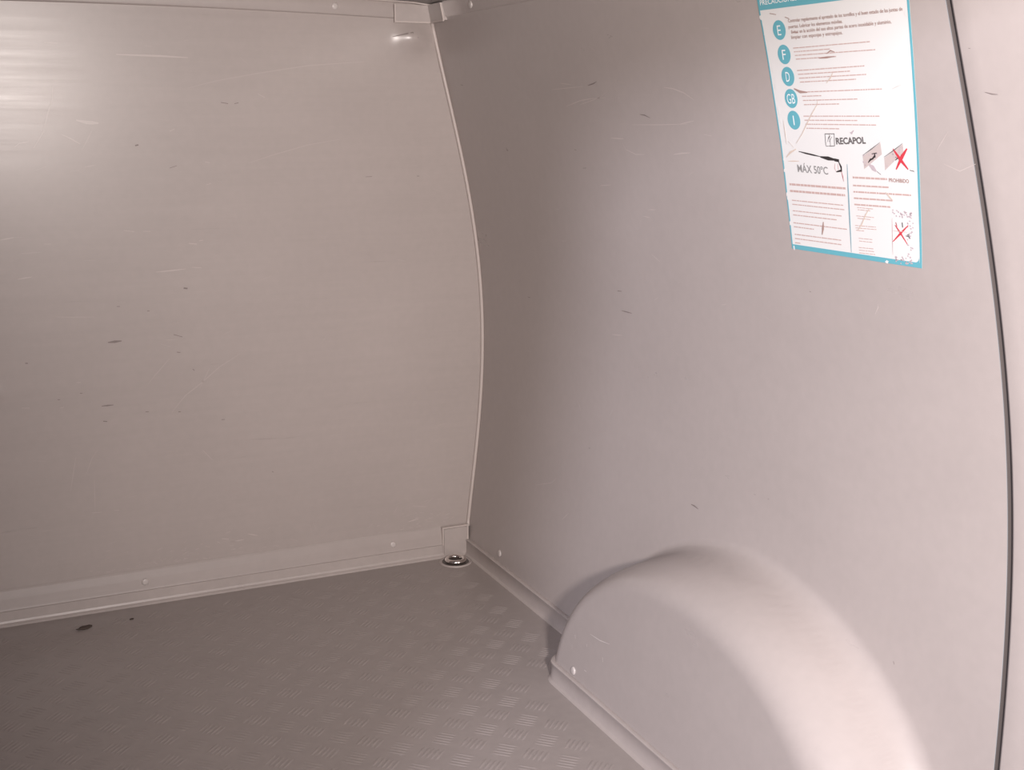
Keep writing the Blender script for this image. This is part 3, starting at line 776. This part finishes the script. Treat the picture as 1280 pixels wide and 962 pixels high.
def strip_grid(fa, fb, n, m, lift):
    """surface between two edges fa(t), fb(t) (each gives y, z)"""
    vs, fs = [], []
    for i in range(n + 1):
        a, b = fa(i / n), fb(i / n)
        for j in range(m + 1):
            s = j / m
            vs.append(on_label(a[0] + (b[0] - a[0]) * s, a[1] + (b[1] - a[1]) * s, lift))
    for i in range(n):
        for j in range(m):
            q = i * (m + 1) + j
            fs.append((q, q + m + 1, q + m + 2, q + 1))
    return vs, fs


zt = lambda t: Z0 + (Z1 - Z0) * t
v, f = strip_grid(lambda t: (ly(zt(t)), zt(t)), lambda t: (ry(zt(t)), zt(t)), 40, 12, 0.0004)
put('paper', v, f, M_ink['paper'], 'white paper of the sticker')
B = 0.0007
bm_v, bm_f = [], []


def add_strip(fa, fb, n=30, m=1, lift=B):
    v, f = strip_grid(fa, fb, n, m, lift)
    k = len(bm_v)
    bm_v.extend(v)
    bm_f.extend([tuple(q + k for q in t) for t in f])


add_strip(lambda t: (ly(zt(t)) , zt(t)), lambda t: (ly(zt(t)) - 0.0028, zt(t)))
add_strip(lambda t: (ry(zt(t)), zt(t)), lambda t: (ry(zt(t)) + 0.0042, zt(t)))
yb0, yb1 = ly(Z0), ry(Z0)
add_strip(lambda t: (yb0 + (yb1 - yb0) * t, Z0), lambda t: (yb0 + (yb1 - yb0) * t, Z0 + 0.0072))
ZH = 1.2835
add_strip(lambda t: (ly(ZH + (Z1 - ZH) * t), ZH + (Z1 - ZH) * t), lambda t: (ry(ZH + (Z1 - ZH) * t), ZH + (Z1 - ZH) * t), 10, 10)
# rounded inner corner at the bottom right
cc = (yb1 + 0.0042, Z0 + 0.0072)
k = len(bm_v)
pts = [cc] + [(cc[0] + 0.008 - 0.008 * math.sin(a), cc[1] + 0.008 - 0.008 * math.cos(a)) for a in [math.pi / 2 * q / 6 for q in range(7)]]
bm_v.extend(on_label(y, z, B) for y, z in pts)
bm_f.extend((k, k + 1 + q, k + 2 + q) for q in range(6))
put('border', bm_v, bm_f, M_ink['teal'], 'teal border and header band')


def disc(c, ry_, rz_, lift, seg=28, rag=0.0, seed=0):
    r_ = random.Random(seed)
    vs = [on_label(c[0], c[1], lift)]
    for k in range(seg):
        a = 2 * math.pi * k / seg
        s = 1 + r_.uniform(-rag, rag)
        vs.append(on_label(c[0] + ry_ * s * math.cos(a), c[1] + rz_ * s * math.sin(a), lift))
    return vs, [(0, 1 + k, 1 + (k + 1) % seg) for k in range(seg)]


# bits torn out of the border
tv, tf = [], []
for n, c in enumerate(TEARS):
    r_ = random.Random(n)
    if c[0] < -1.33:
        c = (c[0] + 0.004, c[1]) if c[1] > 0.94 else (c[0], c[1] + 0.003)
    else:
        c = (c[0] - 0.0012, c[1])
    a, b = disc(c, 0.65 * r_.uniform(0.003, 0.005), r_.uniform(0.0022, 0.004), B + 0.0002, 9, 0.3, n)
    k = len(tv)
    tv += a
    tf += [tuple(q + k for q in t) for t in b]
tag(put('torn_spots', tv, tf, M_ink['paper']), kind='stuff')


def text_mesh(s, bold=0.0):
    cu = bpy.data.curves.new('writing', 'FONT')
    cu.body = s
    cu.size = 1.0
    cu.resolution_u = 3
    cu.offset = bold
    o = bpy.data.objects.new('writing', cu)
    COL.objects.link(o)
    bpy.context.view_layer.update()
    me = bpy.data.meshes.new_from_object(o.evaluated_get(bpy.context.evaluated_depsgraph_get()))
    vs = [v.co.copy() for v in me.vertices]
    fs = [tuple(p.vertices) for p in me.polygons]
    bpy.data.objects.remove(o)
    bpy.data.curves.remove(cu)
    bpy.data.meshes.remove(me)
    return vs, fs


def write(s, a, b, h, ink, lift=0.0009, name='writing', bold=0.0):
    vs, fs = text_mesh(s, bold)
    x0, x1 = min(v.x for v in vs), max(v.x for v in vs)
    ext = math.hypot(b[0] - a[0], b[1] - a[1])
    ux, uz = (b[0] - a[0]) / ext, (b[1] - a[1]) / ext
    out = []
    for v in vs:
        t = (v.x - x0) / (x1 - x0) * ext
        e = v.y / 0.72 * h
        out.append(on_label(a[0] + ux * t, a[1] + uz * t + e, lift))
    return put(name, out, fs, M_ink[ink])


for c, t in BADGES:
    v, f = disc(c, 0.0150, 0.0138, 0.0007)
    put('badge', v, f, M_ink['teal'], 'round teal badge with a white letter %s' % t)
    hw = {'E': 0.0042, 'F': 0.0042, 'D': 0.0046, 'GB': 0.0095, 'I': 0.0012}[t]
    write(t, (c[0] + hw, c[1] - 0.0072), (c[0] - hw, c[1] - 0.0072), 0.0146, 'white', 0.0011, 'letter')
for s, a, b, h, ink in WRITING:
    write(s, a, b, h, ink, 0.0011 if ink == 'white' else 0.0009, bold={'RECAPOL': 0.035, 'PROHIBIDO': 0.02}.get(s, 0.012))

# small print too fine to read: word-length dashes
rnd = random.Random(11)
gv, gf = [], []
for a, b, th in PRINT_LINES:
    ln = math.hypot(b[0] - a[0], b[1] - a[1])
    p = 0.0
    while p < ln - 0.002:
        wl_ = min(rnd.choice((0.004, 0.007, 0.010, 0.013)), ln - p)
        for (q0, q1) in ((p, p + wl_),):
            k = len(gv)
            for q, s in ((q0, 0), (q1, 0), (q1, 1), (q0, 1)):
                y = a[0] + (b[0] - a[0]) * q / ln
                z = a[1] + (b[1] - a[1]) * q / ln + (s - 0.5) * th * 0.75 * (1 if q0 == p else 1.2)
                gv.append(on_label(y, z, 0.0009))
            gf.append((k, k + 1, k + 2, k + 3))
        p += wl_ + 0.0011
tag(put('small_print', gv, gf, M_ink['line']), kind='stuff')

# drawings: fields, dotted bands, strokes grouped by ink
fv_, ff2 = [], []
for ink, pts in PRINT_FIELDS:
    k = len(fv_)
    fv_ += [on_label(y, z, 0.0008) for y, z in pts]
    ff2.append(tuple(range(k, k + len(pts))))
put('drawing', fv_, ff2, M_ink['panelpink'])
dv, df = [], []
r_ = random.Random(2)
for q in DOT_BANDS + [[p for p in pts] for ink, pts in PRINT_FIELDS]:
    area = abs((q[0][0] - q[2][0]) * (q[0][1] - q[2][1]))
    for n in range(26 if q in DOT_BANDS else 12):
        s, t = r_.random(), r_.random()
        y = (q[0][0] * (1 - s) + q[1][0] * s) * (1 - t) + (q[3][0] * (1 - s) + q[2][0] * s) * t
        z = (q[0][1] * (1 - s) + q[1][1] * s) * (1 - t) + (q[3][1] * (1 - s) + q[2][1] * s) * t
        a, b = disc((y, z), r_.uniform(0.0011, 0.0019), r_.uniform(0.0009, 0.0015), 0.0010, 6)
        k = len(dv)
        dv += a
        df += [tuple(x + k for x in t_) for t_ in b]
tag(put('dotted_hatching', dv, df, M_ink['mauve']), kind='stuff')
stroke_name = {'red': 'red_cross_stroke', 'brown': 'dirt_streak', 'beige': 'scraped_streak', 'palegrey': 'dirt_streak', 'tealdark': 'divider_line'}
for n, (ink, wd, pts) in enumerate(PRINT_STROKES):
    v, f = ribbons([(wd * (1.8 if ink in ('black', 'red', 'mauve') else 1.15), pts)], lambda y, z: on_label(y, z, 0.0), (0, 0, 0))
    put(stroke_name.get(ink, 'drawn_line'), [on_label(p[1], p[2], 0.0010 + 0.00001 * n) for p in v], f, M_ink[ink])
